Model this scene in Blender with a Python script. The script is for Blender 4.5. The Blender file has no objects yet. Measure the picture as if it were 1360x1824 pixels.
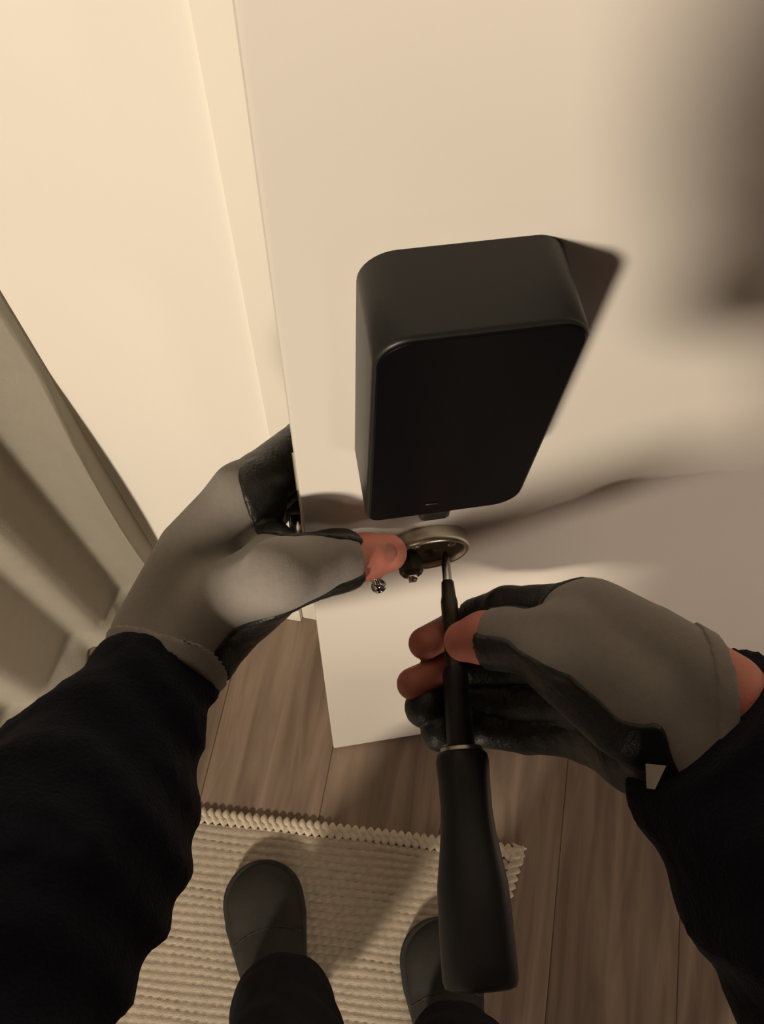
import bpy, bmesh, math, random
import numpy as np
from mathutils import Vector, Matrix

random.seed(4)
S = bpy.context.scene
COL = S.collection

# ------------------------------------------------------------------ camera
FPX = 1500.0                                    # focal length in pixels of the 1360 x 1824 frame
CAM = np.array([0.0, 0.0, 1.41])
R = np.array([[0.986, -0.134, 0.094], [-0.160, -0.908, 0.386], [0.034, -0.396, -0.917]])   # rows: world axes in camera axes
_u, _s, _v = np.linalg.svd(R)
R = _u @ _v
cam = bpy.data.cameras.new('camera')
cam.sensor_fit = 'HORIZONTAL'; cam.sensor_width = 36.0
cam.lens = 36.0 * FPX / 1360.0
cam.clip_start = 0.01; cam.clip_end = 50
camo = bpy.data.objects.new('camera', cam); COL.objects.link(camo)
M3 = Matrix(R.tolist()) @ Matrix(((1, 0, 0), (0, -1, 0), (0, 0, -1)))
camo.matrix_world = Matrix.Translation(Vector(CAM)) @ M3.to_4x4()
S.camera = camo

# ------------------------------------------------------------------ light
w = bpy.data.worlds.new('world'); S.world = w; w.use_nodes = True
w.node_tree.nodes['Background'].inputs[0].default_value = (1.0, 0.84, 0.62, 1)
w.node_tree.nodes['Background'].inputs[1].default_value = 0.018

def area(name, loc, target, power, size, color):
    l = bpy.data.lights.new(name, 'AREA'); l.shape = 'DISK'; l.size = size; l.energy = power; l.color = color
    o = bpy.data.objects.new(name, l); COL.objects.link(o)
    o.location = loc
    o.rotation_euler = (Vector(target) - Vector(loc)).to_track_quat('-Z', 'Y').to_euler()
    return o
area('room_lamp', (-2.05, -2.80, 2.08), (0, 0.1, 0.8), 152, 0.50, (1.0, 0.855, 0.665))
area('door_fill', (0.60, -2.4, 0.45), (0.15, 0.1, 0.9), 28, 1.1, (1.0, 0.82, 0.67))  # unseen soft fill, added to brighten the shaded part of the door

S.view_settings.view_transform = 'Standard'
S.view_settings.look = 'None'
S.view_settings.gamma = 1
S.view_settings.use_curve_mapping = False
S.view_settings.exposure = 0.0

# ------------------------------------------------------------------ helpers
def ray(px, py): return R @ np.array([(px - 680) / FPX, (py - 912) / FPX, 1.0])
def onz(px, py, z=0.0): r = ray(px, py); return CAM + r * (z - CAM[2]) / r[2]
def ony(px, py, y): r = ray(px, py); return CAM + r * (y - CAM[1]) / r[1]
def dp(px, py, d): return CAM + ray(px, py) * d

def mat(name, col, rough=0.6, metal=0.0, spec=0.5, var=0.0, vscale=30.0, bump=0.0, bscale=200.0, coord='Object', sheen=0.0, sss=0.0, stretch=None):
    m = bpy.data.materials.new(name); m.use_nodes = True
    nt = m.node_tree; b = nt.nodes['Principled BSDF']
    b.inputs['Base Color'].default_value = (*col, 1); b.inputs['Roughness'].default_value = rough
    b.inputs['Metallic'].default_value = metal; b.inputs['Specular IOR Level'].default_value = spec
    if sheen: b.inputs['Sheen Weight'].default_value = sheen
    if sss:
        b.inputs['Subsurface Weight'].default_value = sss; b.inputs['Subsurface Radius'].default_value = (0.006, 0.003, 0.002)
    tc = nt.nodes.new('ShaderNodeTexCoord'); mp = nt.nodes.new('ShaderNodeMapping')
    nt.links.new(tc.outputs[coord], mp.inputs[0])
    if stretch: mp.inputs['Scale'].default_value = stretch
    if var:
        n = nt.nodes.new('ShaderNodeTexNoise'); n.inputs['Scale'].default_value = vscale; n.inputs['Detail'].default_value = 4
        nt.links.new(mp.outputs[0], n.inputs[0])
        mx = nt.nodes.new('ShaderNodeMix'); mx.data_type = 'RGBA'
        mx.inputs[6].default_value = tuple(c * (1 - var) for c in col) + (1,)
        mx.inputs[7].default_value = tuple(min(1, c * (1 + var)) for c in col) + (1,)
        nt.links.new(n.outputs[0], mx.inputs[0]); nt.links.new(mx.outputs[2], b.inputs['Base Color'])
    if bump:
        n2 = nt.nodes.new('ShaderNodeTexNoise'); n2.inputs['Scale'].default_value = bscale; n2.inputs['Detail'].default_value = 3
        nt.links.new(mp.outputs[0], n2.inputs[0])
        bp = nt.nodes.new('ShaderNodeBump'); bp.inputs['Strength'].default_value = bump; bp.inputs['Distance'].default_value = 0.002
        nt.links.new(n2.outputs[0], bp.inputs['Height']); nt.links.new(bp.outputs[0], b.inputs['Normal'])
    return m

def link(name, me, m, parent=None, label=None, cat=None, group=None, kind=None, smooth=True):
    o = bpy.data.objects.new(name, me); COL.objects.link(o)
    if m is not None and not me.materials: me.materials.append(m)
    if smooth:
        me.polygons.foreach_set('use_smooth', [True] * len(me.polygons))
    if parent is not None: o.parent = parent
    for k, v in (('label', label), ('category', cat), ('group', group), ('kind', kind)):
        if v: o[k] = v
    return o

def empty(name, loc, label, cat, group=None, kind=None):
    o = bpy.data.objects.new(name, None); COL.objects.link(o); o.location = loc; o.empty_display_size = 0.05
    for k, v in (('label', label), ('category', cat), ('group', group), ('kind', kind)):
        if v: o[k] = v
    return o

def rel(me, parent):        # mesh built in world coordinates -> parent's local space
    me.transform(parent.matrix_basis.inverted()); return me

def from_bm(name, bm):
    me = bpy.data.meshes.new(name); bm.to_mesh(me); bm.free(); return me

def box_me(name, lo, hi, bev=0.0, seg=2, rot=None):
    bm = bmesh.new(); bmesh.ops.create_cube(bm, size=1)
    lo, hi = Vector(lo), Vector(hi); d = hi - lo; c = (lo + hi) / 2
    for v in bm.verts: v.co = Vector((v.co.x * d.x, v.co.y * d.y, v.co.z * d.z)) + c
    if bev: bmesh.ops.bevel(bm, geom=bm.edges[:], offset=bev, segments=seg, profile=0.5, affect='EDGES')
    if rot is not None:
        bm.transform(rot)
        if rot.determinant() < 0: bmesh.ops.reverse_faces(bm, faces=bm.faces[:])
    return from_bm(name, bm)

def shade_auto(o, deg=35):
    me = o.data
    me.polygons.foreach_set('use_smooth', [True] * len(me.polygons))
    bm = bmesh.new(); bm.from_mesh(me)
    for e in bm.edges:
        if len(e.link_faces) == 2 and e.calc_face_angle(0) > math.radians(deg): e.smooth = False
    bm.to_mesh(me); bm.free()
    return o

def lathe_me(name, prof, axis_o, axis_d, seg=48, close=True, sect=None):
    """prof: list of (distance along the axis, radius)."""
    a = Vector(axis_d).normalized(); o = Vector(axis_o)
    u = a.orthogonal().normalized(); v = a.cross(u)
    bm = bmesh.new(); rings = []
    for t, r in prof:
        ring = []
        for i in range(seg):
            th = 2 * math.pi * i / seg
            k = sect(th) if sect else 1.0
            ring.append(bm.verts.new(o + a * t + (u * math.cos(th) + v * math.sin(th)) * r * k))
        rings.append(ring)
    for p, q in zip(rings, rings[1:]):
        for i in range(seg):
            bm.faces.new((p[i], p[(i + 1) % seg], q[(i + 1) % seg], q[i]))
    if close:
        bm.faces.new(list(reversed(rings[0]))); bm.faces.new(rings[-1])
    bmesh.ops.recalc_face_normals(bm, faces=bm.faces[:])
    return from_bm(name, bm)

# ---- signed-distance modelling for limbs, gloves, cloth: smooth bodies as one surface
def cone(p, a, b, ra, rb):
    a = np.asarray(a, np.float32); b = np.asarray(b, np.float32); ba = b - a
    pa = p - a
    t = np.clip((pa @ ba) / max(float(ba @ ba), 1e-12), 0, 1)
    q = pa - t[:, None] * ba
    return np.sqrt(np.einsum('ij,ij->i', q, q)) - (ra + (rb - ra) * t)
def smin(a, b, k):
    h = np.clip(0.5 + 0.5 * (b - a) / k, 0, 1)
    return b + (a - b) * h - k * h * (1 - h)
def chain(p, pts, off=0.0, k=0.0):
    d = None
    for (a, ra), (b, rb) in zip(pts, pts[1:]):
        c = cone(p, a, b, ra, rb) - off
        d = c if d is None else (smin(d, c, k) if k else np.minimum(d, c))
    return d

def nets(name, f, lo, hi, h, coarse=5):
    """naive surface nets over f, fine samples only near the surface."""
    lo = np.asarray(lo, float); hi = np.asarray(hi, float)
    nc = np.ceil((hi - lo) / (h * coarse)).astype(int) + 1
    ax = [lo[i] + (np.arange(nc[i]) + 0.5) * h * coarse for i in range(3)]
    G = np.stack(np.meshgrid(*ax, indexing='ij'), -1).reshape(-1, 3).astype(np.float32)
    cv = f(G).reshape(nc)
    near = np.abs(cv) < h * coarse * 1.9
    n = nc * coarse
    val = np.repeat(np.repeat(np.repeat(cv, coarse, 0), coarse, 1), coarse, 2).astype(np.float32)
    mask = np.repeat(np.repeat(np.repeat(near, coarse, 0), coarse, 1), coarse, 2)
    idx = np.argwhere(mask)
    pts = (lo + (idx + 0.5) * h).astype(np.float32)
    out = np.empty(len(pts), np.float32)
    for s in range(0, len(pts), 400000): out[s:s + 400000] = f(pts[s:s + 400000])
    val[mask] = out
    sg = val < 0
    c = np.zeros(tuple(n - 1), np.int8)
    for dx in (0, 1):
        for dy in (0, 1):
            for dz in (0, 1):
                c += sg[dx:n[0] - 1 + dx, dy:n[1] - 1 + dy, dz:n[2] - 1 + dz]
    act = np.argwhere((c > 0) & (c < 8))
    vid = -np.ones(tuple(n - 1), np.int64); vid[tuple(act.T)] = np.arange(len(act))
    acc = np.zeros((len(act), 3)); cnt = np.zeros(len(act))
    cor = [(x, y, z) for x in (0, 1) for y in (0, 1) for z in (0, 1)]
    for i, p in enumerate(cor):
        for q in cor[i + 1:]:
            if sum(abs(a - b) for a, b in zip(p, q)) != 1: continue
            A = val[tuple((act + p).T)]; B = val[tuple((act + q).T)]
            m = (A < 0) != (B < 0)
            t = np.where(m, A / np.where(m, A - B, 1), 0)
            acc += np.where(m[:, None], np.array(p) + t[:, None] * (np.array(q) - np.array(p)), 0); cnt += m
    V = lo + (act + acc / cnt[:, None] + 0.5) * h
    F = []
    for a in range(3):
        b, cc = (a + 1) % 3, (a + 2) % 3
        s0 = [slice(None)] * 3; s1 = [slice(None)] * 3
        s0[a] = slice(0, n[a] - 1); s1[a] = slice(1, n[a])
        e = np.argwhere(sg[tuple(s0)] != sg[tuple(s1)])
        e = e[(e[:, b] > 0) & (e[:, cc] > 0) & (e[:, b] < n[b] - 1) & (e[:, cc] < n[cc] - 1)]
        db = np.eye(3, dtype=int)[b]; dc = np.eye(3, dtype=int)[cc]
        q = np.stack([vid[tuple((e - db - dc).T)], vid[tuple((e - dc).T)], vid[tuple(e.T)], vid[tuple((e - db).T)]], 1)
        fl = ~sg[tuple(e.T)]
        q[fl] = q[fl][:, ::-1]
        F.append(q)
    F = np.concatenate(F); F = F[(F >= 0).all(1)]
    me = bpy.data.meshes.new(name)
    me.from_pydata(V.tolist(), [], F.tolist()); me.update()
    return me

def wob(p, amp, sc, seed=0.0):
    x, y, z = p[:, 0] * sc + seed, p[:, 1] * sc + 1.7 * seed, p[:, 2] * sc - seed
    return amp * (np.sin(x + 1.3 * np.sin(y)) + np.sin(y + 1.1 * np.sin(z) + 2) + np.sin(z + 1.2 * np.sin(x) + 4)) / 3

# ------------------------------------------------------------------ materials
WHITE = (0.80, 0.76, 0.70)
m_wall = mat('wall_paint', (0.82, 0.78, 0.71), 0.75, bump=0.05, bscale=120, var=0.015, vscale=3)
m_door = mat('door_paint', (0.70, 0.655, 0.60), 0.42, bump=0.02, bscale=60, var=0.01, vscale=4)
m_trim = mat('trim_paint', (0.82, 0.78, 0.70), 0.45, var=0.01, vscale=6)
m_curtain = mat('curtain_cloth', (0.56, 0.52, 0.44), 0.9, sheen=0.2, bump=0.25, bscale=500, var=0.06, vscale=40)
m_black = mat('black_plastic', (0.0115, 0.0118, 0.0105), 0.40, spec=0.42, var=0.1, vscale=50, bump=0.03, bscale=900)
m_shade_black = mat('shaded_black', (0.004, 0.004, 0.005), 0.28, spec=0.10, var=0.05, vscale=40)  # near-black for the housing front, its shade put into the colour
m_tool = mat('tool_rubber', (0.010, 0.010, 0.012), 0.5, var=0.1, vscale=60, bump=0.05, bscale=900)
m_steel = mat('brushed_nickel', (0.58, 0.54, 0.46), 0.32, metal=1.0, var=0.06, vscale=80, stretch=(1, 1, 12))
m_dark_steel = mat('dark_steel', (0.10, 0.085, 0.065), 0.5, metal=1.0, var=0.2, vscale=60)
m_chrome = mat('bright_steel', (0.75, 0.73, 0.70), 0.14, metal=1.0, var=0.04, vscale=60)
m_skin = mat('skin', (0.60, 0.215, 0.160), 0.5, spec=0.4, var=0.08, vscale=90, bump=0.12, bscale=700, sss=0.15)
m_nail = mat('nail', (0.70, 0.33, 0.27), 0.3, spec=0.5, var=0.03, vscale=90)
m_knit = mat('grey_knit', (0.25, 0.225, 0.20), 0.92, sheen=0.15, var=0.10, vscale=260, bump=0.18, bscale=1200)
m_coat = mat('black_coating', (0.012, 0.013, 0.011), 0.44, spec=0.5, var=0.2, vscale=120, bump=0.3, bscale=420)
m_fleece = mat('navy_fleece', (0.0085, 0.0085, 0.0150), 0.95, sheen=0.03, spec=0.1, var=0.3, vscale=90, bump=0.6, bscale=500)
m_trouser = mat('dark_trouser', (0.010, 0.010, 0.014), 0.95, spec=0.1, var=0.25, vscale=60, bump=0.4, bscale=500)
m_shoe = mat('dark_shoe', (0.019, 0.0175, 0.014), 0.65, spec=0.3, var=0.2, vscale=40, bump=0.15, bscale=300)
m_sole = mat('shoe_sole', (0.015, 0.014, 0.012), 0.8, var=0.2, vscale=60)
m_tag = mat('white_tag', (0.75, 0.72, 0.66), 0.6, var=0.03, vscale=80)
m_hair = mat('dark_hair', (0.02, 0.015, 0.01), 0.6, var=0.2, vscale=100)

def rug_mat(name, col):
    m = mat(name, col, 0.95, sheen=0.1, var=0.28, vscale=130, bump=0.5, bscale=700, stretch=(0.6, 1, 1))
    return m
m_rug = rug_mat('rug_weave', (0.40, 0.335, 0.26))
m_braid = rug_mat('rug_braid', (0.55, 0.47, 0.37))

def plank_mat():
    m = bpy.data.materials.new('oak_laminate'); m.use_nodes = True
    nt = m.node_tree; b = nt.nodes['Principled BSDF']; b.inputs['Roughness'].default_value = 0.5
    b.inputs['Specular IOR Level'].default_value = 0.35
    tc = nt.nodes.new('ShaderNodeTexCoord'); mp = nt.nodes.new('ShaderNodeMapping'); mp.inputs['Scale'].default_value = (16, 1.6, 1)
    oi = nt.nodes.new('ShaderNodeObjectInfo')
    ad = nt.nodes.new('ShaderNodeVectorMath'); ad.operation = 'ADD'
    sc = nt.nodes.new('ShaderNodeVectorMath'); sc.operation = 'SCALE'; sc.inputs['Scale'].default_value = 9
    cb = nt.nodes.new('ShaderNodeCombineXYZ')
    for i in range(3): nt.links.new(oi.outputs['Random'], cb.inputs[i])
    nt.links.new(cb.outputs[0], sc.inputs[0])
    nt.links.new(tc.outputs['Object'], mp.inputs[0]); nt.links.new(mp.outputs[0], ad.inputs[0]); nt.links.new(sc.outputs[0], ad.inputs[1])
    n = nt.nodes.new('ShaderNodeTexNoise'); n.inputs['Scale'].default_value = 2.2; n.inputs['Detail'].default_value = 6; n.inputs['Distortion'].default_value = 0.8
    nt.links.new(ad.outputs[0], n.inputs[0])
    cr = nt.nodes.new('ShaderNodeValToRGB')
    cr.color_ramp.elements[0].position = 0.32; cr.color_ramp.elements[0].color = (0.165, 0.115, 0.085, 1)
    cr.color_ramp.elements[1].position = 0.70; cr.color_ramp.elements[1].color = (0.30, 0.22, 0.166, 1)
    nt.links.new(n.outputs[0], cr.inputs[0])
    hv = nt.nodes.new('ShaderNodeHueSaturation')
    mr = nt.nodes.new('ShaderNodeMapRange'); mr.inputs[3].default_value = 0.88; mr.inputs[4].default_value = 1.02
    nt.links.new(oi.outputs['Random'], mr.inputs[0]); nt.links.new(mr.outputs[0], hv.inputs['Value'])
    nt.links.new(cr.outputs[0], hv.inputs['Color']); nt.links.new(hv.outputs[0], b.inputs['Base Color'])
    bp = nt.nodes.new('ShaderNodeBump'); bp.inputs['Strength'].default_value = 0.15; bp.inputs['Distance'].default_value = 0.002
    nt.links.new(n.outputs[0], bp.inputs['Height']); nt.links.new(bp.outputs[0], b.inputs['Normal'])
    return m
m_plank = plank_mat()

# ------------------------------------------------------------------ setting
# The back wall runs at an angle to the half-open door.
W0 = np.array([-0.021, 0.423, 0.0]); WU = np.array([-0.943, 0.332, 0.0]); WN = np.array([0.332, 0.943, 0.0])   # along the wall (left), into the wall
def wall_rot(): return Matrix(((WU[0], WN[0], 0, W0[0]), (WU[1], WN[1], 0, W0[1]), (0, 0, 1, 0), (0, 0, 0, 1)))
WR = wall_rot()

floor = link('floor', box_me('floor', (-1.9, -1.9, -0.06), (2.0, 2.1, -0.009)), mat('subfloor', (0.05, 0.04, 0.03), 0.9, var=0.1), kind='structure', smooth=False)
pm = box_me('plank', (-0.0948, -0.62, -0.010), (0.0948, 0.62, 0.0), 0.0012, 1)
pm.materials.append(m_plank)
ang = math.atan2(WU[1], -WU[0]) * -1
cP, sP = math.cos(ang), math.sin(ang)
for i in range(-9, 11):
    for j in range(-2, 4):
        lx = i * 0.19 + 0.03; ly = j * 1.2408 + ((i * 0.37 + 0.52) % 1.0) * 1.24
        x = cP * lx - sP * ly; y = sP * lx + cP * ly
        if not (-1.35 < x < 1.45 and -1.5 < y < 1.5): continue
        o = bpy.data.objects.new('plank', pm); COL.objects.link(o); o.parent = floor
        o.location = (x, y, 0); o.rotation_euler = (0, 0, ang)

def wall_piece(name, s0, s1, d0, d1, z0, z1, m, bev=0.0, parent=None, kind='structure'):
    return shade_auto(link(name, box_me(name, (s0, d0, z0), (s1, d1, z1), bev, 2, WR), m, parent, kind=kind))
wall_piece('wall_back', 0.0, 1.6, 0.0, 0.12, 0.0, 2.5, m_wall)
wall_piece('baseboard_back', 0.0, 0.214, -0.014, 0.0, 0.0, 0.09, m_trim, 0.004)
wall_piece('trim_1', -0.062, 0.0, -0.006, 0.10, 0.0, 2.08, m_trim, 0.003)
wall_piece('trim_2', -0.864, -0.802, -0.006, 0.10, 0.0, 2.08, m_trim, 0.003)
wall_piece('trim_3', -0.864, 0.0, -0.006, 0.10, 2.08, 2.14, m_trim, 0.003)
wall_piece('wall_hinge', -1.75, -0.864, 0.0, 0.12, 0.0, 2.5, m_wall)
wall_piece('wall_above', -0.864, 0.0, 0.0, 0.12, 2.14, 2.5, m_wall)
wall_piece('wall_beyond', -1.75, 1.0, 0.95, 1.05, 0.0, 2.5, m_wall)
# white wall on the left, behind the curtain
wl = box_me('wall_left', (0.80, -1.9, 0.0), (0.90, 0.0, 2.5), 0, 1, WR)
link('wall_left', wl, m_wall, kind='structure', smooth=False)

DOOR_Y = 0.1906
door = shade_auto(link('door_1', box_me('door_1', (0.0, DOOR_Y, 0.012), (0.74, DOOR_Y + 0.040, 2.03), 0.0022, 2), m_door, kind='structure'))
# latch faceplate and bolt on the free edge of the door
fp = box_me('latch_plate', (-0.0012, DOOR_Y + 0.008, 0.815), (0.001, DOOR_Y + 0.032, 0.985), 0.0005, 1)
link('latch_plate', fp, m_steel, door, label='brushed metal latch plate', smooth=False)
lb = box_me('latch_bolt', (-0.009, DOOR_Y + 0.012, 0.888), (0.001, DOOR_Y + 0.028, 0.908), 0.002, 2)
link('latch_bolt', lb, m_chrome, door, label='shiny metal latch bolt')

# ------------------------------------------------------------------ curtain
def curtain():
    base = [(-0.226, 0.492), (-0.232, 0.486), (-0.240, 0.488), (-0.275, 0.505), (-0.312, 0.508), (-0.334, 0.500), (-0.340, 0.478), (-0.352, 0.448), (-0.366, 0.436),
            (-0.395, 0.440), (-0.416, 0.432), (-0.428, 0.405), (-0.446, 0.355), (-0.462, 0.336), (-0.495, 0.336), (-0.520, 0.325), (-0.535, 0.285),
            (-0.555, 0.235), (-0.575, 0.220), (-0.61, 0.222), (-0.64, 0.205), (-0.66, 0.15), (-0.69, 0.12)]
    def path(z):
        w = 0.034 * max(0.0, math.sin(math.pi * min(z / 0.70, 1.0))) ** 0.8
        fl = 0.115 * max(0.0, 1 - z / 0.030) ** 1.3              # the hem spreads onto the floor
        C = []
        for k, (x, y) in enumerate(base):
            q = Vector((x, y, z))
            if k == 0: q = Vector((-0.226, 0.493, z))
            elif k in (1, 2): q.y -= w * (1.0 if k == 1 else 0.8)
            elif k == 3: q.y -= w * 0.35
            if k > 0: q += Vector((0.45, -1.0, 0)).normalized() * fl * (0.6 + 0.4 * math.sin(k * 1.3))
            C.append(q)
        out = []
        for i in range(len(C) - 1):
            p0, p1, p2, p3 = C[max(i - 1, 0)], C[i], C[i + 1], C[min(i + 2, len(C) - 1)]
            for k in range(6):
                t = k / 6
                out.append(0.5 * ((2 * p1) + (-p0 + p2) * t + (2 * p0 - 5 * p1 + 4 * p2 - p3) * t * t + (-p0 + 3 * p1 - 3 * p2 + p3) * t ** 3))
        return out + [C[-1]]
    zs = [0.004, 0.006, 0.009, 0.012, 0.016, 0.020, 0.025, 0.03, 0.05] + [0.05 + 0.06 * i for i in range(1, 16)] + [1.2, 1.6, 2.3]
    pts = path(0.5)
    bm = bmesh.new(); rows = []
    for z in zs:
        rows.append([bm.verts.new(p) for p in path(z)])
    for a, b in zip(rows, rows[1:]):
        for i in range(len(pts) - 1): bm.faces.new((a[i], a[i + 1], b[i + 1], b[i]))
    bmesh.ops.solidify(bm, geom=bm.faces[:], thickness=0.0025)
    bmesh.ops.recalc_face_normals(bm, faces=bm.faces[:])
    return from_bm('curtain', bm)
link('curtain', curtain(), m_curtain, label='beige grey curtain hanging in long folds left of the white wall', cat='curtain')

# ------------------------------------------------------------------ rug
def rug():
    A = np.array([0.275, -0.002, 0.0])                   # far right corner
    U = np.array([-0.9635, 0.2675, 0.0]); V = np.array([-0.50, -0.866, 0.0])
    L, D = 0.68, 0.62
    root = empty('rug', (A[0], A[1], 0), 'cream ribbed woven rug with a braided edge on the brown floor', 'rug')
    loc = lambda s, t, z: Vector((U[0] * s + V[0] * t, U[1] * s + V[1] * t, z))
    bm = bmesh.new()
    pitch = 0.0118; nt = int(D / pitch) * 6; ns = 200
    g = []
    for j in range(nt + 1):
        t = 0.022 + (D - 0.022) * j / nt
        row = []
        for i in range(ns + 1):
            s = 0.020 + (L - 0.020) * i / ns
            rowi = math.floor(t / pitch)
            z = 0.0052 + 0.0016 * abs(math.sin(math.pi * t / pitch)) ** 0.7 + 0.0006 * math.sin(2 * math.pi * s / 0.013 + rowi * math.pi)
            row.append(bm.verts.new(loc(s, t + 0.0008 * math.sin(40 * s + rowi), z)))
        g.append(row)
    for a, b in zip(g, g[1:]):
        for i in range(ns): bm.faces.new((a[i], b[i], b[i + 1], a[i + 1]))
    bmesh.ops.recalc_face_normals(bm, faces=bm.faces[:])
    sk = bmesh.ops.extrude_edge_only(bm, edges=[e for e in bm.edges if e.is_boundary])
    for v in sk['geom']:
        if isinstance(v, bmesh.types.BMVert): v.co.z = 0.0005
    link('weave', from_bm('weave', bm), m_rug, root)
    # braided border: two strands twisted along each edge in view
    def braid(p, q, name):
        bm = bmesh.new(); p = Vector(p); q = Vector(q); d = (q - p); ln = d.length; d.normalize(); side = Vector((-d.y, d.x, 0))
        n = int(ln / 0.003)
        for ph in (0, math.pi):
            prev = None
            for i in range(n + 1):
                a = 2 * math.pi * i * 0.003 / 0.024 + ph
                c = p + d * (i * 0.003) + side * (0.0060 * math.cos(a)) + Vector((0, 0, 0.0046 + 0.0007 * math.sin(a)))
                ring = [bm.verts.new(c + side * (0.0072 * math.cos(k * math.pi / 4)) + Vector((0, 0, 0.0031 * math.sin(k * math.pi / 4)))) for k in range(8)]
                if prev:
                    for k in range(8): bm.faces.new((prev[k], prev[(k + 1) % 8], ring[(k + 1) % 8], ring[k]))
                prev = ring
        bmesh.ops.recalc_face_normals(bm, faces=bm.faces[:])
        link('braided_edge', from_bm(name, bm), m_braid, root, label='thick braided edge')
    braid(loc(0, 0.012, 0), loc(L, 0.012, 0), 'braid_long')
    braid(loc(0.010, 0, 0), loc(0.010, D, 0), 'braid_short')
rug()

# ------------------------------------------------------------------ black lock housing on the door
def rounded_rect(x0, x1, z0, z1, radii, n=10):
    """radii: tl, tr, br, bl; returns points in the door plane, counter-clockwise seen from the room."""
    out = []
    for (cx, cz, r, a0) in ((x1 - radii[1], z1 - radii[1], radii[1], 0), (x0 + radii[0], z1 - radii[0], radii[0], 90),
                            (x0 + radii[3], z0 + radii[3], radii[3], 180), (x1 - radii[2], z0 + radii[2], radii[2], 270)):
        for k in range(n + 1):
            a = math.radians(a0 + 90 * k / n); out.append((cx + r * math.cos(a), cz + r * math.sin(a)))
    return out
def housing():
    x0, x1, z0, z1 = 0.0300, 0.1055, 1.034, 1.183
    yb, yf = DOOR_Y, DOOR_Y - 0.0365
    root = empty('lock_housing', (0.0675, DOOR_Y, z0), 'black rounded box-shaped lock housing mounted high on the white door', 'lock')
    bm = bmesh.new(); rings = []
    for y, ins in ((yb, 0.0), (yb - 0.004, 0.0), (yf + 0.002, 0.0), (yf + 0.0008, 0.0003), (yf + 0.0002, 0.0009), (yf, 0.0018)):
        rr = (0.014, 0.013, 0.014, 0.007)
        pts = rounded_rect(x0 + ins, x1 - ins, z0 + ins, z1 - ins, [max(r - ins, 0.002) for r in rr])
        rings.append([bm.verts.new((x, y, z)) for x, z in pts])
    n = len(rings[0])
    for a, b in zip(rings, rings[1:]):
        for i in range(n): bm.faces.new((a[i], a[(i + 1) % n], b[(i + 1) % n], b[i]))
    bm.faces.new(rings[0]); bm.faces.new(list(reversed(rings[-1])))
    bmesh.ops.recalc_face_normals(bm, faces=bm.faces[:])
    shade_auto(link('casing', rel(from_bm('casing', bm), root), m_black, root), 60)
    link('bottom_tab', rel(box_me('bottom_tab', (0.0575, yf + 0.0012, z0 - 0.0150), (0.0735, yf + 0.018, z0 + 0.004), 0.0030, 2), root), m_black, root)
    bmf = bmesh.new(); fr = []  # front sheet darker than the casing, standing in for shade
    for y, ins in ((yf + 0.0002, 0.0014), (yf - 0.0004, 0.0014), (yf - 0.0008, 0.0020)):
        fr.append([bmf.verts.new((x, y, z)) for x, z in rounded_rect(x0 + ins, x1 - ins, z0 + ins, z1 - ins, [max(q - ins, .002) for q in (0.014, 0.013, 0.014, 0.007)])])
    for a, b in zip(fr, fr[1:]):
        for i in range(len(a)): bmf.faces.new((a[i], a[(i + 1) % len(a)], b[(i + 1) % len(a)], b[i]))
    bmf.faces.new(fr[-1]); bmesh.ops.recalc_face_normals(bmf, faces=bmf.faces[:])
    shade_auto(link('shaded_front', rel(from_bm('shaded_front', bmf), root), m_shade_black, root, label='black front panel, darkened as if in shade'), 30)
    link('front_seam', rel(box_me('front_seam', (0.058, yf - 0.0013, z0 + 0.013), (0.064, yf - 0.0008, z0 + 0.0145), 0.0002, 1), root), m_tool, root)
housing()

# ------------------------------------------------------------------ round rosette below it
RC = Vector((0.0785, DOOR_Y, 0.8985))
def rosette():
    root = empty('door_rosette', RC, 'round brushed metal rosette on the door under the black housing', 'door hardware')
    ax = (0, -1, 0)
    rim = [(0, 0.0262), (0.0075, 0.0266), (0.0098, 0.0258), (0.0108, 0.0242), (0.0100, 0.0230), (0.0065, 0.0226)]
    link('rim', rel(lathe_me('rim', rim, RC, ax, 64, close=False), root), m_steel, root, label='pale brushed metal rim')
    link('face_plate', rel(lathe_me('face_plate', [(0.0, 0.0228), (0.0068, 0.0228), (0.0072, 0.0215), (0.0072, 0.004), (0.0060, 0.0035)], RC, ax, 48), root), m_dark_steel, root, label='recessed face plate, darkened as if backlit')  # darker metal than the rim, backlit shade put into the colour
    hc = RC + Vector((-0.0135, 0, -0.004))
    bmn = lathe_me('spindle_stub', [(0.006, 0.0078), (0.0185, 0.0078), (0.0205, 0.0064), (0.0205, 0.003)], hc, ax, 8)
    shade_auto(link('spindle_stub', rel(bmn, root), m_dark_steel, root, label='dark stubby spindle'), 25)
    link('spindle_pin', rel(box_me('spindle_pin', (hc.x - 0.003, DOOR_Y - 0.0245, hc.z - 0.003), (hc.x + 0.003, DOOR_Y - 0.018, hc.z + 0.003), 0.0006, 1), root), m_chrome, root)
    sc = RC + Vector((0.0115, 0, 0.0015))
    for dx, dz in ((0.0135, 0.010), (-0.0100, 0.0135)):
        c = RC + Vector((dx, 0, dz))
        link('fixing_screw', rel(lathe_me('fixing_screw', [(0.0068, 0.0030), (0.0084, 0.0028), (0.0092, 0.0018), (0.0086, 0.0010)], c, ax, 16), root), m_steel, root)
rosette()

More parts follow.
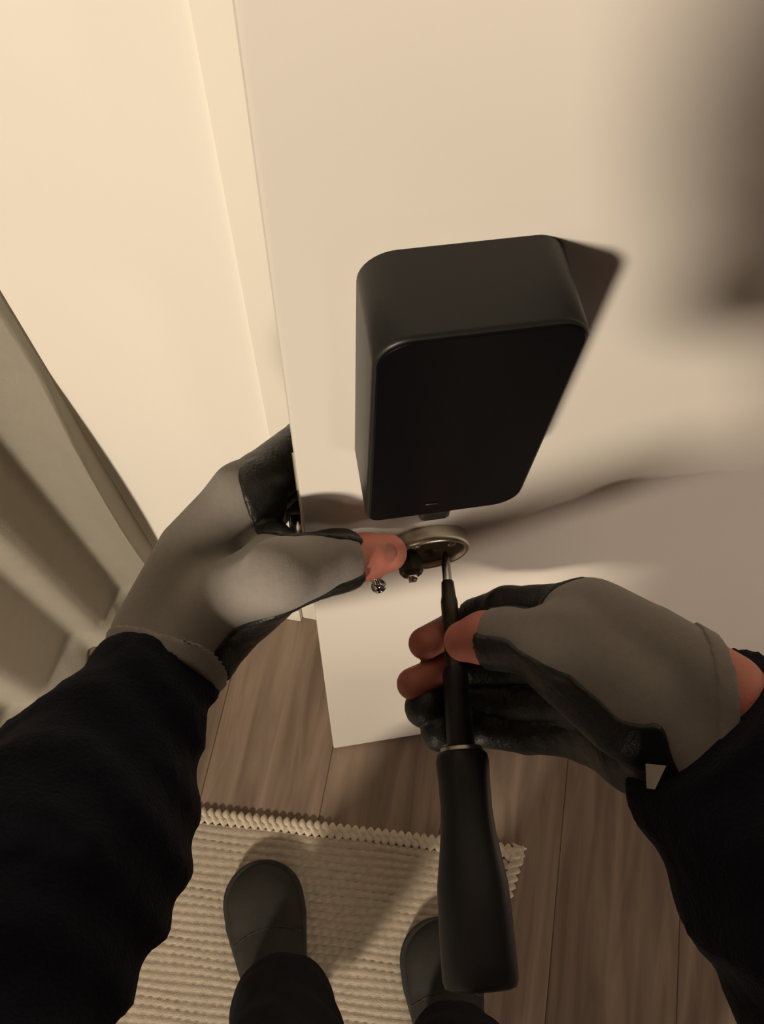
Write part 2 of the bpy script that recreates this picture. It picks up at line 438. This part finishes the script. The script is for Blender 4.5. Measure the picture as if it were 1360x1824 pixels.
# ------------------------------------------------------------------ screwdriver
def screwdriver():
    tip = Vector((0.0885, 0.1815, 0.8985)); end = Vector((0.0605, -0.066, 0.8995))
    ax = (end - tip); L = ax.length; ax.normalize()
    root = empty('screwdriver', end, 'long black screwdriver held in the right glove, its bit on the metal rosette', 'tool')
    mk = lambda name, prof, m, seg=32, sect=None, label=None: shade_auto(link(name, rel(lathe_me(name, prof, tip, ax, seg, True, sect), root), m, root, label=label), 40)
    mk('bit', [(0, 0.0012), (0.004, 0.0022), (0.008, 0.0030), (0.022, 0.0031)], m_chrome, 12, label='bright steel bit')
    mk('bit_holder', [(0.020, 0.0034), (0.021, 0.0040), (0.030, 0.0046), (0.034, 0.0054), (0.047, 0.0054), (0.049, 0.0044), (0.055, 0.0044), (0.057, 0.0052), (0.078, 0.0056)], m_dark_steel, 24)
    mk('shaft', [(0.076, 0.0066), (0.080, 0.0078), (0.124, 0.0084), (0.1245, 0.008)], m_tool, 32)
    mk('collar', [(0.1235, 0.0112), (0.1242, 0.0124), (0.1262, 0.0126), (0.127, 0.0120)], m_steel, 40, label='thin metal collar ring')
    grip = lambda th: 1.0 + 0.018 * math.cos(6 * th)
    mk('handle', [(0.1266, 0.0135), (0.128, 0.0150), (0.132, 0.0158), (0.145, 0.0152), (0.158, 0.0150), (0.170, 0.0158), (0.184, 0.0178), (0.198, 0.0200), (0.215, 0.0206),
                  (0.235, 0.0207), (L - 0.004, 0.0206), (L - 0.001, 0.0196), (L, 0.0172)], m_tool, 48, grip)
screwdriver()

# ------------------------------------------------------------------ the person: joints
P = lambda px, py, d: dp(px, py, d)
def Yp(px, py, y): return ony(px, py, y)
A3 = lambda *a: np.array(a, float)

LH = {
 'wr_a': [(P(272, 1130, .502), .0225), (P(345, 985, .512), .0205), (P(428, 882, .508), .0165)],           # index side of the back
 'wr_b': [(P(345, 1168, .496), .0225), (P(400, 1085, .492), .0225), (P(478, 1030, .482), .0195)],         # thumb base
 'wr_c': [(P(290, 1130, .518), .0200), (P(345, 1010, .538), .0180), (P(392, 930, .548), .0150)],
 'wr_d': [(P(320, 1150, .525), .0190), (P(390, 1060, .560), .0170), (P(400, 1000, .585), .0140)],
 'wr_web': [(P(466, 905, .512), .0120), (Yp(476, 955, .200), .0105), (Yp(505, 1000, .165), .0110)],
 'thumb': [(P(400, 1085, .492), .0200), (Yp(500, 1022, .150), .0170), (Yp(595, 1000, .160), .0142), (Yp(650, 992, .1645), .0132), (Yp(690, 985, .1655), .0112)],
 'index': [(P(440, 878, .508), .0152), (A3(.012, .2690, .912), .0125), (A3(.036, .2590, .915), .0105), (A3(.055, .2460, .925), .0090)],
 'middle': [(P(392, 930, .550), .0140), (A3(.004, .262, .902), .0118), (A3(.036, .2520, .896), .0100), (A3(.056, .2465, .893), .0090)],
 'ring': [(P(395, 965, .580), .0135), (A3(-.004, .262, .876), .0115), (A3(.030, .2520, .872), .0098), (A3(.050, .2465, .870), .0088)],
 'little': [(P(400, 1000, .585), .0130), (A3(-.010, .258, .852), .0105), (A3(.018, .2500, .849), .0090), (A3(.036, .2465, .848), .0080)],
}
RH = {
 'wr_a': [(P(1285, 1238, .440), .0235), (P(1150, 1150, .450), .0210), (P(1052, 1095, .462), .0165)],
 'wr_b': [(P(1225, 1330, .445), .0240), (P(1120, 1265, .440), .0220), (P(1010, 1180, .440), .0180)],
 'wr_c': [(P(1250, 1290, .465), .0220), (P(1130, 1220, .480), .0200), (P(1040, 1160, .492), .0160)],
 'wr_d': [(P(1220, 1350, .465), .0210), (P(1130, 1310, .490), .0190), (P(1055, 1240, .508), .0150)],
 'wr_e': [(P(1190, 1355, .465), .0190), (P(1130, 1345, .485), .0185), (P(1070, 1312, .512), .0145)],
 'wr_web': [(P(1085, 1120, .458), .0150), (P(1040, 1140, .450), .0140), (P(1040, 1180, .443), .0150)],
 'wr_web2': [(P(1015, 1110, .466), .0120), (P(985, 1140, .450), .0120)],
 'thumb': [(P(1120, 1240, .437), .0200), (P(1005, 1155, .446), .0162), (P(905, 1136, .472), .0147), (P(862, 1136, .481), .0147), (P(827, 1142, .487), .0120)],
 'index': [(P(1052, 1095, .470), .0155), (P(905, 1090, .520), .0122), (P(812, 1116, .557), .0108), (P(756, 1146, .532), .0104)],
 'middle': [(P(1040, 1160, .496), .0150), (P(890, 1178, .540), .0118), (P(806, 1188, .549), .0106), (P(735, 1218, .525), .0102)],
 'ring': [(P(1055, 1240, .510), .0142), (P(905, 1246, .543), .0112), (P(812, 1242, .549), .0100), (P(757, 1260, .526), .0096)],
 'little': [(P(1070, 1305, .512), .0132), (P(940, 1304, .540), .0100), (P(838, 1294, .543), .0090), (P(783, 1304, .522), .0087)],
}
FING = ('thumb', 'index', 'middle', 'ring', 'little')
def hand_f(H, off=0.0, cuts=None, extra=None):
    """cuts: {finger: (point, direction)} removes what lies beyond the plane."""
    def f(p):
        palm = None
        for k, pts in H.items():
            if k.startswith('wr'):
                c = chain(p, pts, off)
                palm = c if palm is None else smin(palm, c, 0.014)
        d = palm
        for k in FING:
            c = chain(p, H[k][:cuts[k][2] + 2] if cuts and k in cuts else H[k], off, 0.004)
            if cuts and k in cuts:
                q, n, sg = cuts[k]; c = np.maximum(c, (p - q.astype(np.float32)) @ n.astype(np.float32))
            d = np.minimum(d, smin(palm, c, 0.012))
        if extra is not None: d = np.minimum(d, extra(p) - off)
        return d
    return f
def cut_at(H, k, seg, t):
    a, b = H[k][seg][0], H[k][seg + 1][0]; n = (b - a) / np.linalg.norm(b - a)
    return (a + (b - a) * t, n, seg)
def bounds(H, pad=0.03):
    pts = np.array([q for c in H.values() for q, r in c]); return pts.min(0) - pad, pts.max(0) + pad

# thumb pad of the left hand bulges beside the screw it pins
l_pad = lambda p: cone(p, Yp(668, 990, .163), Yp(664, 1018, .158), .0095, .0062)
L_WR = P(308, 1152, .507); R_WR = P(1252, 1300, .452)
L_EL = A3(-.196, -.058, .976); L_SH = A3(-.142, -.320, 1.098)
R_EL = A3(.250, -.150, 1.005); R_SH = A3(.185, -.330, 1.105)
HEAD = A3(-.020, -.150, 1.312)

def limb(H_wr, el, sh):
    return [(H_wr, .026), ((H_wr + el) / 2 + 0.25 * (el - H_wr), .036), (el, .040), ((el + sh) / 2, .046), (sh, .055)]
def body_f(p):
    d = chain(p, limb(L_WR, L_EL, L_SH), 0, 0.01)
    d = np.minimum(d, chain(p, limb(R_WR, R_EL, R_SH), 0, 0.01))
    torso = None
    for c in ([(L_SH, .06), (R_SH, .06)], [(A3(-.065, -.35, 1.02), .09), (A3(-.06, -.42, .80), .10), (A3(-.075, -.48, .54), .115)],
              [(A3(.075, -.35, 1.02), .09), (A3(.06, -.42, .80), .10), (A3(.075, -.48, .54), .115)],
              [(A3(.01, -.32, 1.09), .06), (HEAD + A3(0, -.035, -.04), .052)]):
        x = chain(p, c); torso = x if torso is None else smin(torso, x, 0.05)
    for sx, an in ((-1, A3(-.112, -.150, .09)), (1, A3(.120, -.225, .09))):
        x = chain(p, [(A3(sx * .085, -.48, .53), .090), ((A3(.137 if sx > 0 else -.082, -.285, .49)), .056), (an, .038)], 0, 0.02)
        torso = smin(torso, x, 0.03)
    d = smin(d, torso, 0.03)
    # head with face: skull, jaw, nose, ears
    h = chain(p, [(HEAD + A3(0, -.035, .035), .088), (HEAD + A3(0, .02, .02), .075)])
    h = smin(h, chain(p, [(HEAD + A3(0, .01, -.02), .062), (HEAD + A3(0, .052, -.085), .030)]), 0.03)
    h = smin(h, chain(p, [(HEAD + A3(0, .090, .012), .008), (HEAD + A3(0, .110, -.025), .012)]), 0.012)
    for sx in (-1, 1):
        h = smin(h, chain(p, [(HEAD + A3(sx * .082, -.01, .02), .012), (HEAD + A3(sx * .080, -.005, -.025), .009)]), 0.006)
        h = np.maximum(h, -(np.linalg.norm(p - (HEAD + A3(sx * .033, .103, .018)).astype(np.float32), axis=1) - .016))
        h = np.minimum(h, np.linalg.norm(p - (HEAD + A3(sx * .033, .083, .018)).astype(np.float32), axis=1) - .0125)
    h = smin(h, chain(p, [(HEAD + A3(-.02, .083, -.052), .008), (HEAD + A3(.02, .083, -.052), .008)]), 0.008)
    return smin(d, h, 0.03)

# --- one continuous body: coarse trunk cut at the wrists, fine hands bridged on
def cut_mesh(me, pt, n):
    """keep the side where (x-pt).n < 0 locally around pt only."""
    bm = bmesh.new(); bm.from_mesh(me)
    rad = 0.06
    gf = [f for f in bm.faces if (f.calc_center_median() - Vector(pt)).length < rad]
    ge = list({e for f in gf for e in f.edges}); gv = list({v for f in gf for v in f.verts})
    bmesh.ops.bisect_plane(bm, geom=gv + ge + gf, plane_co=Vector(pt), plane_no=Vector(n), dist=1e-6)
    return bm
def wrist_plane(wr, el, t=0.10):
    d = (el - wr); return wr + d * t, d / np.linalg.norm(d)
def keep_component(bm, pt, n, inner):
    # drop the piece beyond the plane: flood from faces near the plane on the unwanted side
    pt = Vector(pt); n = Vector(n)
    kill = [f for f in bm.faces if (f.calc_center_median() - pt).dot(n) * inner > 0 and (f.calc_center_median() - pt).length < 0.35]
    return kill

lpt, ln = wrist_plane(L_WR, L_EL, 0.14); rpt, rn = wrist_plane(R_WR, R_EL, 0.14)
body_me = nets('person', body_f, (-.34, -.68, -.02), (.40, .20, 1.52), 0.009, 5)
bm = bmesh.new(); bm.from_mesh(body_me)
for pt, n in ((lpt, ln), (rpt, rn)):
    V3 = Vector(pt); N3 = Vector(n)
    gf = [f for f in bm.faces if (f.calc_center_median() - V3).length < 0.10]
    ge = list({e for f in gf for e in f.edges}); gv = list({v for f in gf for v in f.verts})
    bmesh.ops.bisect_plane(bm, geom=gv + ge + gf, plane_co=V3, plane_no=N3, dist=1e-5)
    kill = [f for f in bm.faces if (f.calc_center_median() - V3).dot(N3) < 0 and (f.calc_center_median() - V3).length < 0.10]
    bmesh.ops.delete(bm, geom=kill, context='FACES')
for H, wr, pt, n, ex in ((LH, L_WR, lpt, ln, l_pad), (RH, R_WR, rpt, rn, None)):
    lo, hi = bounds(H, 0.05)
    hf0 = hand_f(H, 0.0, None, ex)
    stub = [(wr, .026), (wr + n * 0.09, .030)]
    hf = lambda p: smin(hf0(p), chain(p, stub), 0.012)
    lo = np.minimum(lo, pt - 0.05); hi = np.maximum(hi, pt + 0.05)
    hm = nets('hand', hf, lo, hi, 0.0019, 5)
    hb = bmesh.new(); hb.from_mesh(hm)
    bmesh.ops.bisect_plane(hb, geom=hb.verts[:] + hb.edges[:] + hb.faces[:], plane_co=Vector(pt), plane_no=Vector(n), dist=1e-6, clear_outer=True)
    bmesh.ops.recalc_face_normals(hb, faces=hb.faces[:])
    hb.to_mesh(hm); hb.free()
    bm.from_mesh(hm)
bm.verts.ensure_lookup_table()
for pt, n in ((lpt, ln), (rpt, rn)):
    be = [e for e in bm.edges if e.is_boundary and (e.verts[0].co - Vector(pt)).length < 0.08]
    try: bmesh.ops.bridge_loops(bm, edges=be)
    except Exception as ex: print('bridge', ex)
bmesh.ops.recalc_face_normals(bm, faces=bm.faces[:])
bm.to_mesh(body_me); bm.free()
person = link('person', body_me, m_skin, label='person in dark navy clothes and grey work gloves holding a screwdriver at the door', cat='person')

# hair
def hair_f(p):
    d = chain(p, [(HEAD + A3(0, -.040, .045), .093), (HEAD + A3(0, .01, .045), .082)])
    return np.maximum(d, (p - (HEAD + A3(0, .055, .03)).astype(np.float32)) @ np.array([0, .75, -.66], np.float32)) + wob(p, .003, 160)
link('hair', nets('hair', hair_f, HEAD - .16, HEAD + .17, 0.006, 4), m_hair, person)

# nails on the two thumbs
def nail(c, axis, up, w, l, name):
    axis = axis / np.linalg.norm(axis); up = up - axis * (up @ axis); up /= np.linalg.norm(up); side = np.cross(axis, up)
    bm = bmesh.new(); g = []
    for i in range(9):
        u = -1 + 2 * i / 8; row = []
        for j in range(9):
            v = -1 + 2 * j / 8
            ww = w * (1 - 0.18 * abs(u) ** 3)
            q = c + axis * (l * u * (1 - 0.12 * v * v)) + side * (ww * v) + up * (-0.0030 * v * v - 0.0012 * max(u, 0) ** 2)
            row.append(bm.verts.new(q))
        g.append(row)
    for a, b in zip(g, g[1:]):
        for j in range(8): bm.faces.new((a[j], b[j], b[j + 1], a[j + 1]))
    bmesh.ops.solidify(bm, geom=bm.faces[:], thickness=0.0008)
    bmesh.ops.recalc_face_normals(bm, faces=bm.faces[:])
    link('thumbnail', from_bm(name, bm), m_nail, person)
tl = LH['thumb']; ax_l = tl[4][0] - tl[3][0]; up_l = CAM - tl[4][0]; up_l /= np.linalg.norm(up_l)
nail(tl[4][0] - ax_l * 0.05 + up_l * .0127, ax_l, up_l, .0066, .0062, 'nail_a')
tr = RH['thumb']; ax_r = tr[4][0] - tr[3][0]; up_r = CAM - tr[4][0]; up_r /= np.linalg.norm(up_r); up_r = up_r + A3(0, .5, 0)
up_r /= np.linalg.norm(up_r)
nail(tr[4][0] - ax_r * 0.05 + up_r * .0131, ax_r, up_r, .0064, .0062, 'nail_b')

# --- gloves: knit shell, black coating, cuff
def glove(H, cuts, ex, wr, el, t_end, coat, nm, label, endp=None, endn=None):
    n = (el - wr) / np.linalg.norm(el - wr)
    hf = hand_f(H, 0.0018, cuts, None)
    stub = [(wr, .0282), (wr + n * 0.06, .031)]
    if endp is None: endp, endn = wr + n * t_end, n
    endp = endp.astype(np.float32); n32 = endn.astype(np.float32)
    def gf(p):
        d = smin(hf(p), chain(p, stub), 0.012)
        return np.maximum(d, (p - endp) @ n32)
    lo, hi = bounds(H, 0.05)
    g = link('glove', nets(nm, gf, lo, hi, 0.0019, 5), m_knit, person, label=label)
    # hem band and stitched fold at the wrist
    def cuff(p):
        d = smin(hf(p), chain(p, stub), 0.012) - 0.0016
        a = (p - endp) @ n32
        return np.maximum(np.maximum(d, a - 0.001), -(a + 0.009)) + 0.0005 * np.sin(np.linalg.norm(p - endp, axis=1) * 2)
    link('cuff_hem', nets(nm + '_hem', cuff, lo, hi, 0.0019, 5), m_knit, g)
    def cf(p): return np.maximum(np.maximum(hf(p) - 0.0016 + wob(p, .0002, 500), coat(p)), (p - endp) @ n32 + 0.008)
    link('palm_coating', nets(nm + '_coat', cf, lo, hi, 0.0016, 5), m_coat, g, label='black rubbery palm coating')
    return g

def bone_field(bones):
    """coating where the offset from the nearest bone, along its dorsal direction, is below a threshold; bones: (a, b, ra, rb, dorsal, ta, tb)."""
    def f(p):
        W = np.zeros(len(p), np.float32); g = np.zeros(len(p), np.float32)
        for a, b, ra, rb, up, ta, tb in bones:
            a = a.astype(np.float32); ba = (b - a).astype(np.float32); up = (up / np.linalg.norm(up)).astype(np.float32)
            pa = p - a; t = np.clip((pa @ ba) / (ba @ ba), 0, 1); q = pa - t[:, None] * ba
            r = ra + (rb - ra) * t
            d = np.sqrt((q * q).sum(1)) - r
            x = q @ up - (ta + (tb - ta) * t) * r
            wt = np.exp(-np.clip(d, -.004, .05) / 0.003) + 1e-9
            W += wt; g += wt * x
        g = g / W
        return g
    return f
def to_cam(q, tilt=(0, 0, 0)):
    v = CAM - q; v = v / np.linalg.norm(v) + np.array(tilt); return v / np.linalg.norm(v)
def bones_of(H, spec):
    out = []
    for k, ths, tilt in spec:
        for i, ((a, ra), (b, rb)) in enumerate(zip(H[k], H[k][1:])):
            ta, tb = ths[min(i, len(ths) - 1)]
            out.append((a, b, ra, rb, to_cam((a + b) / 2, tilt), ta, tb))
    return out

lcuts = {'thumb': cut_at(LH, 'thumb', 2, 0.45)}
def cap_field(chains):
    def f(p):
        g = None
        for c in chains:
            d = chain(p, c)
            g = d if g is None else smin(g, d, 0.004)
        return g
    return f
big = lambda k, e: [(q, rr + e) for q, rr in LH[k]]
l_under = [(P(300, 1165, .560), .030), (P(400, 1100, .540), .030), (Yp(520, 1030, .195), .020), (Yp(640, 1000, .185), .012)]
l_coat = cap_field([big('index', .004), big('middle', .004), big('ring', .004), big('little', .004), l_under,
    [(P(486, 846, .492), .0190), (P(500, 915, .490), .0180), (P(524, 955, .480), .0130), (P(560, 957, .475), .0085)],
    [(P(548, 966, .468), .0140), (P(590, 956, .469), .0135), (P(655, 947, .478), .0108)],
    [(P(404, 1206, .478), .0150), (P(455, 1160, .472), .0190), (P(500, 1096, .464), .0180), (P(545, 1054, .462), .0140), (P(590, 1045, .465), .0130), (P(655, 1040, .475), .0105)]])
glove(LH, lcuts, None, L_WR, L_EL, 0.020, l_coat, 'glove_left', 'grey knit glove gripping the door edge')
rcuts = {'thumb': cut_at(RH, 'thumb', 2, 0.75), 'index': cut_at(RH, 'index', 1, 0.62), 'middle': cut_at(RH, 'middle', 1, 0.85)}
rb = bones_of(RH, [('thumb', [(.55, .72), (.74, .80), (.80, .80), (.8, .8)], (0.05, 0.95, 0)), ('wr_web', [(-2, -1)], (0, 0, 0)), ('wr_web2', [(-1, -1)], (0, 0, 0)),
                   ('wr_a', [(-2, -1), (-1, -.3)], (0, 0, 0)), ('wr_b', [(-.1, .45), (.45, .6)], (.3, .8, 0)), ('wr_c', [(-.8, .5)], (.3, .8, 0)), ('wr_d', [(.3, 3)], (0, 0, 0)), ('wr_e', [(.5, 3)], (0, 0, 0)),
                   ('index', [(.2, 3), (3, 3)], (.2, .3, 0)), ('middle', [(3, 3)], (0, 0, 0)), ('ring', [(3, 3)], (0, 0, 0)), ('little', [(3, 3)], (0, 0, 0))])
gr = glove(RH, rcuts, None, R_WR, R_EL, 0.004, bone_field(rb), 'glove_right', 'grey and black glove closed on the screwdriver', P(1278, 1250, .44), R[:, 0])
bm = bmesh.new()
vs = [bm.verts.new(v) for v in (P(1149, 1360, .418), P(1186, 1364, .413), P(1166, 1406, .414), P(1151, 1404, .418))]
bm.faces.new(vs)
bmesh.ops.solidify(bm, geom=bm.faces[:], thickness=0.0012)
link('care_tag', from_bm('care_tag', bm), m_tag, gr, label='small white tag', smooth=False)

# --- jacket: torso and sleeves, one cloth surface with folds
def sleeve(p, wr, el, sh, t0, r0, r1, r2, seed, cp=None, cn=None):
    n = (el - wr) / np.linalg.norm(el - wr)
    st = wr + n * t0
    d = chain(p, [(st, r0), (st + (el - st) * .5, r1), (el, r1 + .002), ((el + sh) / 2, r2), (sh, .066)], 0, 0.015)
    a = (p - (st if cp is None else cp).astype(np.float32)) @ (n if cn is None else cn).astype(np.float32)
    d = d + wob(p, .0035, 75, seed) + 0.0022 * np.sin(a * 170 + 3 * np.sin(p[:, 0] * 40 + seed)) + wob(p, .0012, 420, seed)
    near = np.linalg.norm(p - st.astype(np.float32), axis=1) < 0.09
    return np.where(near, np.maximum(d, -a), d)
def jacket_f(p):
    d = np.minimum(sleeve(p, L_WR, L_EL, L_SH, .010, .0335, .063, .048, 0.3), sleeve(p, R_WR, R_EL, R_SH, -.020, .048, .062, .064, 2.1, P(1250, 1338, .42), R @ np.array([.70, .71, 0])))
    t = None
    for c in ([(L_SH, .070), (R_SH, .070)], [(A3(-.055, -.35, 1.055), .10), (A3(-.06, -.42, .80), .115), (A3(-.075, -.48, .52), .135)],
              [(A3(.075, -.35, 1.055), .10), (A3(.06, -.42, .80), .115), (A3(.075, -.48, .52), .135)],
              [(A3(.05, -.49, .50), .13), (A3(.045, -.51, .22), .135)], [(A3(.09, -.49, .50), .13), (A3(.125, -.50, .22), .135)],  # unseen long skirt, added to shade the floor on the right
              [(A3(.01, -.33, 1.09), .070), (A3(.002, -.27, 1.13), .060)]):
        x = chain(p, c); t = x if t is None else smin(t, x, 0.05)
    t = np.maximum(t + wob(p, .003, 60), .24 - p[:, 2])
    return smin(d, t, 0.02)
link('jacket', nets('jacket', jacket_f, (-.36, -.70, .20), (.42, .22, 1.30), 0.0042, 6), m_fleece, person, label='dark navy fleece jacket')

# --- trousers
LA = A3(-.114, -.150, .10); RA = A3(.105, -.235, .10)
def trouser_f(p):
    t = None
    for sx, an in ((-1, LA), (1, RA)):
        x = chain(p, [(A3(sx * .095, -.49, .52), .125), (A3(.137 if sx > 0 else -.092, -.295, .49), .084), (an, .060 if sx > 0 else .070)], 0, 0.02)
        x = np.where(np.linalg.norm(p - an.astype(np.float32), axis=1) < .2, np.maximum(x, .072 - p[:, 2]), x)
        t = x if t is None else smin(t, x, 0.02)
    return t + wob(p, .004, 55) + 0.002 * np.sin(p[:, 2] * 90 + 3 * np.sin(p[:, 0] * 30))
link('trousers', nets('trousers', trouser_f, (-.34, -.68, .04), (.34, .02, .80), 0.006, 5), m_trouser, person)

# --- shoes
def shoe(toe, heel, nm, label):
    d = (toe - heel); L = np.linalg.norm(d); d = d / L; s = np.array([-d[1], d[0], 0])
    def width(t):  # t 0 heel .. 1 toe
        return 0.036 + 0.020 * np.clip((t - .25) / .45, 0, 1) ** 1.0
    def up(p):
        q = p - heel.astype(np.float32); a = q @ d.astype(np.float32); b = q @ s.astype(np.float32); z = p[:, 2]
        ts = np.clip(a, 0.048, L - 0.054); t = ts / L
        wdt = width(t)
        hgt = 0.040 + 0.075 * np.clip(1 - (t - .05) / .62, 0, 1) ** 1.3
        r = np.sqrt(((a - ts) / wdt) ** 2 + (b / wdt) ** 2)
        zz = np.maximum(z - 0.018, 0) / (hgt - 0.018 + 0.012)
        return ((r ** 2.3 + zz ** 2.3) ** (1 / 2.3) - 1) * 0.03 * np.minimum(1, wdt / .04) + 0 * z
    def upper(p): return np.maximum(up(p), 0.014 - p[:, 2])
    def sole(p):
        q = p - heel.astype(np.float32); a = q @ d.astype(np.float32); b = q @ s.astype(np.float32); z = p[:, 2]
        ts = np.clip(a, 0.048, L - 0.054); wdt = width(ts / L) + 0.0035
        r = np.sqrt((a - ts) ** 2 + b ** 2) - wdt
        return np.maximum(r, np.abs(z - FLR - 0.011) - 0.0105)
    FLR = 0.0102
    lo = np.minimum(toe, heel) - .09; hi = np.maximum(toe, heel) + .09; lo[2] = -.01; hi[2] = .15
    o = link('shoe', nets(nm, upper, lo, hi, 0.004, 5), m_shoe, person, label=label)
    shade_auto(link('shoe_sole', nets(nm + '_sole', sole, lo, hi, 0.0035, 5), m_sole, o), 50)
    # seam welt across the toe cap
    def welt(p):
        q = p - heel.astype(np.float32); a = q @ d.astype(np.float32); b = q @ s.astype(np.float32)
        return np.maximum(np.maximum(up(p) - 0.0012, np.abs(a - (L - .088) + 6 * b * b) - .0016), .02 - p[:, 2])
    link('toe_seam', nets(nm + '_welt', welt, lo, hi, 0.0024, 6), m_sole, o)
toeL = onz(458, 1534, .03); shoe(A3(toeL[0], toeL[1] - .004, 0), A3(-.122, -.225, 0), 'shoe_left', 'dark olive shoe on the lit rug')
toeR = onz(780, 1640, .03); shoe(A3(toeR[0] - .004, toeR[1], 0), A3(.105, -.345, 0), 'shoe_right', 'dark shoe in shadow')

# ------------------------------------------------------------------ screw pinned under the left thumb
def loose_screw():
    a = Vector(Yp(667, 1027, .1530)); b = Vector(Yp(674, 1044, .1505)); ax = (b - a); L = ax.length; ax.normalize()
    root = empty('screw', b, 'small shiny screw pinched under the bare left thumb tip', 'screw')
    prof = [(0, .0004)]
    t = 0.0012
    while t < L - .004:
        prof += [(t, .0013), (t + .0004, .0018)]; t += .0008
    prof += [(L - .003, .0020), (L - .001, .0042)]
    link('shank', rel(lathe_me('shank', prof, a, ax, 14), root), m_chrome, root)
    link('screw_head', rel(lathe_me('screw_head', [(L - .001, .0042), (L + .0004, .0046), (L + .0018, .0034), (L + .0016, .0012), (L + .0008, .0008)], a, ax, 20), root), m_chrome, root)
loose_screw()
